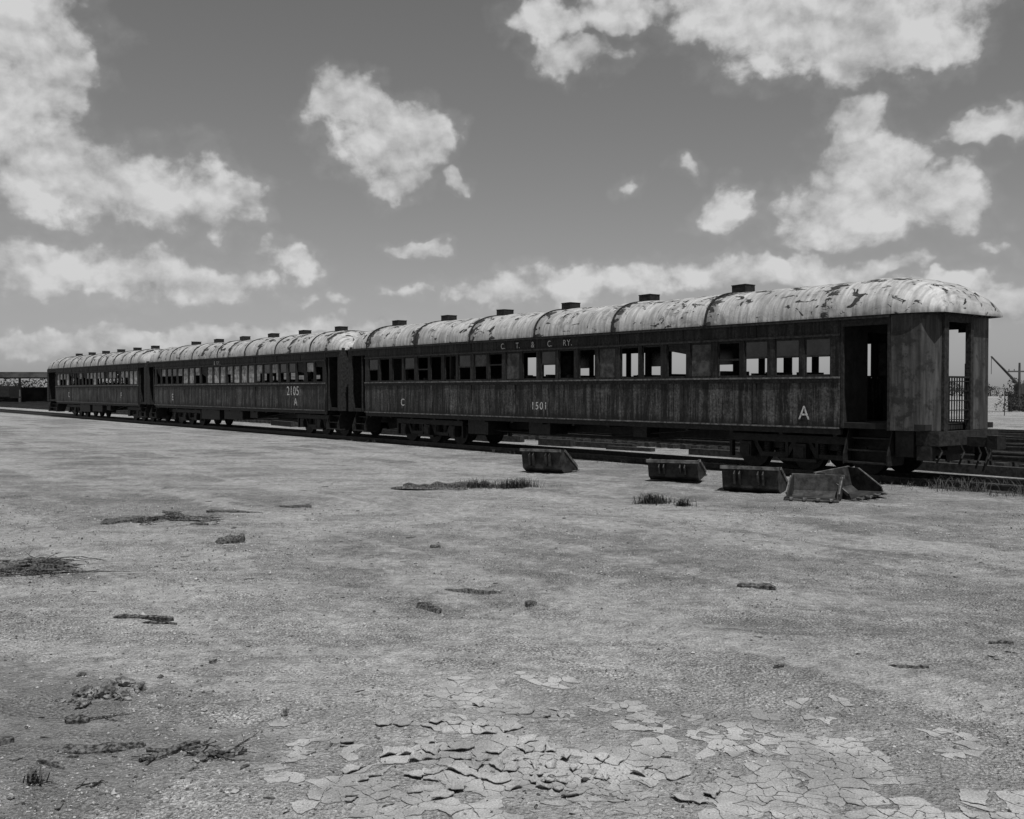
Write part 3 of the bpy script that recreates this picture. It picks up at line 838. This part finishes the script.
# ------------------------------------------------------------ distance
def shed(name, cx, cy, w, d, h, rot, mat, canopy=False):
    E = empty(name, Matrix.Translation((cx, cy, 0)) @ Matrix.Rotation(rot, 4, 'Z'))
    a = MB(); b = MB()
    if canopy:
        for i in range(int(w/6)+1):
            xx = -w/2+i*6
            for yy in (-d/2, d/2): a.box(xx-0.15, xx+0.15, yy-0.15, yy+0.15, 0, h)
        b.box(-w/2-1, w/2+1, -d/2-1, d/2+1, h, h+0.6)
        b.box(-w/2, w/2, -0.5, 0.5, h+0.601, h+1.0)
        a.box(-w/2+1, w/2-1, d/2-0.5, d/2-0.2, 0, h-1.5)
        a.obj('columns', M_BUILD, E); b.obj('roof', M_BUILD, E)
    else:
        a.box(-w/2, w/2, -d/2, d/2, 0, h)
        a.obj('walls', mat, E)
        b.prism([(-w/2-0.4, -d/2-0.4, h+0.01), (-w/2-0.4, d/2+0.4, h+0.01), (-w/2-0.4, 0, h+d*0.12)], (w+0.8, 0, 0))
        b.obj('roof', M_BUILD, E)
        c = MB()
        for i in range(int(w/8)):
            xx = -w/2+4+i*8; c.box(xx-1.5, xx+1.5, -d/2-0.05, -d/2-0.003, 0.02, h*0.7)
        c.obj('doors', M_DARK, E)
shed('freight_canopy', -92, 165, 46, 16, 4.0, 0.1, M_BUILD, True)
shed('warehouse', -50, 260, 60, 20, 4.5, 0.05, M_BUILDL)
E = empty('freight_wagon', Matrix.Translation((-84, 150, 0))); a = MB()
a.box(-9, 9, -1.5, 1.5, 1.0, 2.6)
for xx in (-6.5, -5, 5, 6.5): a.cyl((xx, -0.9, 0.5), (xx, 0.9, 0.5), 0.5, n=14)
a.box(-9.5, 9.5, -1.2, 1.2, 0.8, 0.999)
for i in range(10): a.box(-9+i*2-0.05 if i else -9, -9+i*2+0.05, -1.58, -1.501, 1.0, 2.6)
a.obj('body', M_DARK, E)

def tree_line(name, x0, y0, x1, y1, n, h, seed):
    r = random.Random(seed); m = MB()
    for i in range(n):
        u = (i+r.random())/n; cx = x0+(x1-x0)*u; cy = y0+(y1-y0)*u+r.uniform(-4, 4)
        hh = h*r.uniform(0.5, 1.2); w = hh*r.uniform(0.6, 1.1)
        m.cyl((cx, cy, 0), (cx, cy, hh*0.6), 0.16, 0.08, n=6)
        for k in range(300):
            a = r.uniform(0, 6.28); rr = math.sqrt(r.random())*w; zc = r.uniform(0.02, 1.0)*hh
            rr *= math.sqrt(max(0.05, 1-(zc/hh)**2))
            c = Vector((cx+rr*math.cos(a), cy+rr*math.sin(a), zc)); s = r.uniform(0.15, 0.4)*hh/4
            b = len(m.v)
            for q in range(3): m.v.append(c+Vector((r.uniform(-1, 1), r.uniform(-1, 1), r.uniform(-1, 1)))*s)
            m.f.append([b, b+1, b+2])
    m.obj(name, M_LEAF)
tree_line('distant_trees', 46, 92, 125, 88, 80, 2.4, 3)
tree_line('distant_trees', -30, 300, 330, 330, 190, 5.0, 4)
tree_line('distant_trees', -220, 300, -60, 320, 60, 5.0, 5)
def pole(x, y, h):
    E = empty('utility_pole', Matrix.Translation((x, y, 0))); a = MB()
    a.cyl((0, 0, 0), (0, 0, h), 0.15, 0.09, n=10)
    a.box(-1.1, 1.1, -0.06, 0.06, h-0.9, h-0.76)
    for xx in (-1, -0.5, 0.5, 1): a.cyl((xx, 0, h-0.759), (xx, 0, h-0.6), 0.04, n=6)
    a.obj('pole', M_BUILD, E)
pole(48.4, 95, 4.6); pole(64, 118, 5.5); pole(-150, 300, 7)
E = empty('derrick', Matrix.Translation((52, 101, 0))); a = MB()
a.box(-1.2, 1.2, -1.0, 1.0, 0, 1.6); a.box(-0.7, 0.5, -0.7, 0.7, 1.6, 2.6)
a.cyl((0.4, 0, 1.6), (-3.4, 0, 5.4), 0.10, 0.07, n=8); a.cyl((0.4, 0.5, 1.6), (-3.4, 0.1, 5.4), 0.08, 0.06, n=8)
a.cyl((-0.6, 0, 2.6), (-3.3, 0, 5.35), 0.03, n=6); a.cyl((-3.4, 0, 5.4), (-3.4, 0, 3.6), 0.03, n=6)
a.obj('boom_and_cab', M_BUILD, E)
E = empty('wire_fence', Matrix.Identity(4)); a = MB()
for i in range(40):
    x = 36+i*2.5; y = 78-i*0.2
    a.cyl((x, y, 0), (x, y, 1.9), 0.035, n=6)
    if i:
        for z in (0.3, 0.8, 1.3, 1.85): a.cyl((x-2.5, y+0.2, z), (x, y, z), 0.012, n=4)
a.obj('posts_and_wire', M_BUILD, E)

# ------------------------------------------------------------ camera
CAMZ = 2.0; PITCH = math.atan(19.5/995.6)
cam = bpy.data.cameras.new('camera'); co = bpy.data.objects.new('camera', cam); COL.objects.link(co)
cam.lens = 35; cam.sensor_width = 36; cam.clip_end = 8000; cam.clip_start = 0.05
co.location = (0, 0, CAMZ); co.rotation_euler = (math.pi/2-PITCH, 0, 0)
S.camera = co

# ------------------------------------------------------------ light
SUN_EL = math.radians(66)
hd = Vector((0.30, -0.95)).normalized()
to_sun = Vector((hd.x*math.cos(SUN_EL), hd.y*math.cos(SUN_EL), math.sin(SUN_EL)))
sun = bpy.data.lights.new('sun', 'SUN'); sun.energy = 4.8; sun.angle = math.radians(0.5); sun.color = (1, 0.995, 0.985)
so = bpy.data.objects.new('sun', sun); COL.objects.link(so)
so.rotation_euler = to_sun.to_track_quat('Z', 'Y').to_euler(); so.location = (0, -10, 40)

w = bpy.data.worlds.new('World'); S.world = w; w.use_nodes = True
t = NT(w.node_tree); bg = w.node_tree.nodes['Background']; bg.inputs['Strength'].default_value = 0.1
t.dim = '2D'
sky = w.node_tree.nodes.new('ShaderNodeTexSky'); sky.sky_type = 'NISHITA'; sky.sun_disc = False
sky.sun_elevation = SUN_EL; sky.sun_rotation = math.atan2(hd.x, hd.y); sky.air_density = 1.0; sky.dust_density = 1.0
bw = w.node_tree.nodes.new('ShaderNodeRGBToBW'); t.l.new(sky.outputs[0], bw.inputs[0])
base = t.math('MULTIPLY', bw.outputs[0], 0.68)
tc = w.node_tree.nodes.new('ShaderNodeTexCoord'); D = t.vm('NORMALIZE', tc.outputs['Generated'])
dx, dy, dz = t.sep(D)
az = t.math('ARCTAN2', dx, dy); el = t.math('ARCSINE', dz)
A0 = t.xyz(az, el, 0.0)
w1 = t.vm('MULTIPLY', t.vm('SUBTRACT', t.noisec(A0, 12, 3, 0.6), (0.5, 0.5, 0.5)), (0.07, 0.05, 0))
w2 = t.vm('MULTIPLY', t.vm('SUBTRACT', t.noisec(A0, 60, 2, 0.6), (0.5, 0.5, 0.5)), (0.012, 0.012, 0))
Q = t.vm('ADD', t.vm('ADD', A0, w1), w2)
def ae(px, py, rx, ry):
    u = (px-512)/995.6; v = (409.5-py)/995.6
    y = math.cos(PITCH)+v*math.sin(PITCH); z = v*math.cos(PITCH)-math.sin(PITCH)
    return (math.atan2(u, y), math.atan2(z, math.hypot(u, y)), rx/995.6/(1+u*u)*1.0, ry/995.6/math.sqrt(1+u*u))
CL = [(20,35,90,70),(10,110,75,60),(50,90,45,45),(150,190,110,50),(60,175,70,48),(225,203,42,36),(35,268,90,34),(130,275,90,28),(215,286,60,20),(290,262,42,24),
      (352,108,42,36),(385,145,62,44),(428,140,36,36),(395,180,42,20),(452,180,22,12),
      (420,250,34,12),(300,300,20,9),(338,303,22,9),(408,297,26,8),(628,187,16,9),(680,167,18,11),(728,208,38,28),
      (870,205,120,42),(875,165,76,46),(860,122,40,30),(945,195,55,42),(830,225,60,25),
      (850,30,155,50),(755,8,110,42),(905,50,70,36),(730,25,60,26),(575,58,48,22),(545,20,40,24),(620,8,60,22),(992,125,48,18),
      (485,292,60,18),(565,282,66,22),(640,285,78,24),(720,277,70,22),(805,272,80,18),(880,268,60,14),(985,250,40,10),(1010,305,60,26),(950,285,60,14),
      (50,345,110,16),(150,338,80,14),(235,333,75,13),(330,326,80,12)]
F = None
for c in CL:
    a, e, rx, ry = ae(*c)
    d = t.vm('LENGTH', t.vm('MULTIPLY', t.vm('SUBTRACT', Q, (a, e, 0)), (1/rx, 1/ry, 0)), None, 1)
    f = t.math('SUBTRACT', 1.0, d)
    if c[3] < 12: f = t.math('SUBTRACT', t.math('MULTIPLY', f, 0.55), 0.12)
    F = f if F is None else t.math('SMOOTH_MAX', F, f, 0.15)
gen = t.math('MULTIPLY', t.math('SUBTRACT', t.noise(t.vm('MULTIPLY', A0, (1, 1.8, 1.8)), 3.0, 3, 0.5), 0.60), 5.0)
gen = t.math('ADD', gen, t.ramp(t.math('ABSOLUTE', az), 0.56, 0.75, -1.0, 0.0))
F = t.math('MAXIMUM', F, gen)
Q3 = t.vm('ADD', t.vm('MULTIPLY', A0, (1.0, 1.2, 1.0)), t.vm('MULTIPLY', w1, (0.25, 0.25, 0)))
def puff(V):
    a = t.noise(V, 18, 5, 0.62)
    b = t.vor(V, 26, 'F1', 2)
    return t.math('ADD', t.math('MULTIPLY', t.math('SUBTRACT', a, 0.5), 1.9), t.math('MULTIPLY', t.math('SUBTRACT', 0.42, b), 0.6))
p0 = puff(Q3); p1 = puff(t.vm('ADD', Q3, (0.003, 0.012, 0)))
Fn = t.math('ADD', t.math('MULTIPLY', F, 1.15), t.math('MULTIPLY', p0, 0.50))
dens = t.ramp(Fn, -0.10, 0.34)
soft = t.math('MULTIPLY', t.ramp(Fn, -0.5, 0.1), 0.12)
dens = t.math('MAXIMUM', dens, soft)
lit = t.math('SUBTRACT', p0, p1)
core = t.ramp(Fn, 0.1, 0.8, 0.0, 1.0)
big = t.noise(t.vm('ADD', A0, (3.0, 1.0, 0)), 11, 2, 0.5)
br = t.math('ADD', 4.9, t.math('MULTIPLY', lit, 2.4))
br = t.math('ADD', br, t.math('MULTIPLY', core, 0.8))
br = t.math('ADD', br, t.math('MULTIPLY', t.math('SUBTRACT', big, 0.5), 5.0))
br = t.math('MINIMUM', t.math('MAXIMUM', br, 3.1), 6.5)
haze = t.ramp(el, 0.0, 0.14, 1.0, 0.0)
res = t.mix(t.math('MULTIPLY', dens, 0.96), base, br)
res = t.mix(t.math('MULTIPLY', haze, 0.3), res, 4.2)
t.l.new(res, bg.inputs['Color'])
